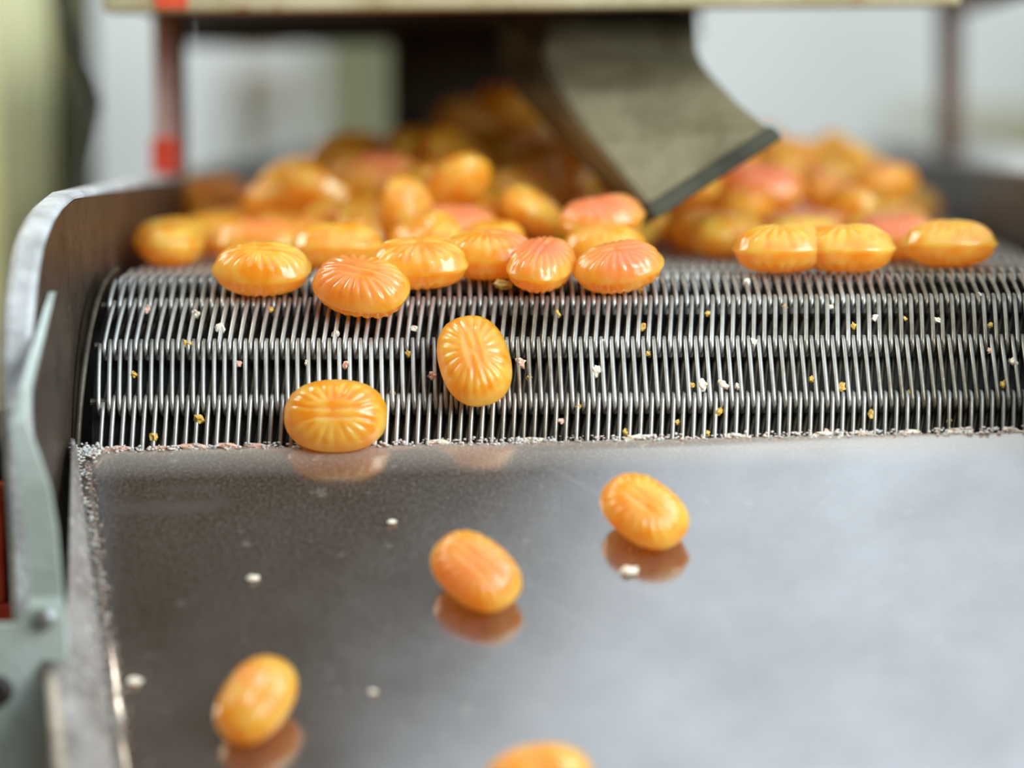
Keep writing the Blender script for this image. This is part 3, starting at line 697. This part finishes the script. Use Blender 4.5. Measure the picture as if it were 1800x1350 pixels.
# ---- crumbs caught in the wires
CR = [(885, 500, 20, 1), (345, 552, 12, 0), (258, 545, 9, 2), (330, 605, 13, 1), (432, 520, 11, 0), (476, 544, 9, 1), (386, 577, 13, 0), (1048, 652, 12, 0), (1138, 622, 8, 1), (1325, 603, 11, 0),
      (1235, 677, 14, 0), (1272, 677, 14, 0), (1216, 677, 8, 1), (1264, 722, 11, 1), (1296, 680, 8, 0), (1427, 667, 9, 1), (1480, 680, 10, 1), (1500, 574, 9, 1), (1538, 560, 9, 0), (1648, 563, 9, 0), (1720, 520, 10, 0), (1740, 572, 8, 1),
      (1781, 636, 11, 0), (1764, 676, 10, 1), (1740, 617, 8, 2), (1532, 728, 10, 1), (1452, 762, 12, 2), (1243, 762, 8, 1), (915, 638, 13, 2), (760, 662, 12, 2), (690, 690, 8, 1), (608, 642, 11, 2), (717, 622, 9, 1),
      (730, 578, 10, 0), (590, 587, 11, 0), (418, 640, 9, 2), (270, 768, 13, 1), (350, 737, 14, 1), (236, 658, 10, 1), (1016, 715, 9, 1), (986, 740, 9, 2), (868, 705, 11, 1), (930, 664, 8, 1), (1130, 575, 9, 1), (1128, 512, 9, 1),
      (1244, 552, 8, 1), (1312, 498, 9, 0), (1100, 760, 9, 1), (1190, 742, 8, 1), (540, 640, 8, 0), (1380, 540, 8, 1), (1460, 540, 8, 0), (1600, 692, 8, 1), (1668, 742, 8, 1), (1590, 560, 7, 1), (980, 552, 8, 1), (1060, 600, 7, 0)]
crumb_me = []
for k, m in enumerate(('crumb_pale', 'crumb_yellow', 'crumb_pink')):
    for j in range(3):
        r_ = random.Random(40+k*5+j); bm = bmesh.new()
        q = bmesh.ops.create_icosphere(bm, subdivisions=2, radius=1.0)
        sv = Vector((k*9.1, j*5.3, 1))
        for v in q['verts']:
            v.co = Vector((v.co.x, v.co.y*0.75, v.co.z*0.6))*(1+0.75*noise.noise(v.co*1.7+sv))*S
        me = bpy.data.meshes.new('sugar_crumb'); bm.to_mesh(me); bm.free(); me.materials.append(M[m]); crumb_me.append(me)
rng = random.Random(8)
for i, (px, py, hw, c) in enumerate(CR):
    r = hw/82*0.85; lo, hi = -1.0, 1.5; off = -0.13 if i else 0.12
    for _ in range(40):
        th = (lo+hi)/2; y, z = (-(R+off)*math.sin(th), (R+off)*math.cos(th)-R) if th > 0 else (-th*R, off)
        X = at(px, py, y-CY).x
        if proj((X, y, z))[1] < py: lo = th
        else: hi = th
    o = bpy.data.objects.new('sugar_crumb', crumb_me[(c*3+i % 3)]); col.objects.link(o)
    o.location = Vector((X, y, z))*S; o.rotation_euler = (rng.uniform(0, 6), rng.uniform(0, 6), rng.uniform(0, 6)); o.scale = (r, r, r)
    nm = {0: 'pale', 1: 'yellowish', 2: 'pinkish'}[c]
    if i == 0: tag(o, 'largest pale yellow sugar crumb, on the belt just under the front row of sweets', 'crumb', 'sugar crumbs on the belt'); o.scale = (r*1.3, r*0.7, r*0.7); o.rotation_euler = (0.2, 0.1, 0.2)
    else: tag(o, nm + ' sugar crumb caught between the wires of the belt', 'crumb', nm + ' crumbs caught in the belt')
# crumbs lying on the chute and pink ones lodged on its upper edge
for i, (px, py, hw, c, lb) in enumerate([(1108, 1003, 17, 0, 'pale crumb on the chute just below the upper right falling sweet'), (237, 1197, 14, 0, 'pale crumb on the dark left part of the chute'), (690, 917, 9, 0, 'tiny pale crumb on the chute below the wire belt, left of centre'), (446, 1016, 12, 0, 'small pale crumb on the chute, left of the middle sweet'), (656, 1216, 8, 0, 'tiny pale crumb low on the chute, right of the deep orange sweet')]):
    n = Mch @ Vector((0, 0, 1)); p0 = CO + n*0.06; a = at(px, py, 60); d = at(px, py, 70)-a; X = a + d*((p0-a).dot(n)/d.dot(n))
    o = bpy.data.objects.new('sugar_crumb', crumb_me[c*3+i % 3]); col.objects.link(o); o.location = X*S; r = hw/88
    o.scale = (r, r*0.7, r*0.5); o.rotation_euler = (0.6, 0, rng.uniform(0, 1)); tag(o, lb, 'crumb')
for i, px in enumerate((205, 285, 345, 405, 452, 772, 940, 1120, 1298, 1448, 1520, 1600, 1690, 1782)):
    py = 797-(px-110)*0.0207-5; X = at(px, py, 69.3); o = bpy.data.objects.new('sugar_crumb', crumb_me[(2 if px < 600 else 0)*3+i % 3]); col.objects.link(o)
    o.location = (X+Vector((0, 0.05, 0)))*S; r = rng.uniform(0.14, 0.22); o.scale = (r*1.5, r*0.7, r*0.6); o.rotation_euler = (0, rng.uniform(-.3, .3), 0)
    tag(o, ('pinkish' if px < 600 else 'pale') + ' sugar flake lodged on the upper edge of the chute', 'crumb', 'flakes on the chute edge')
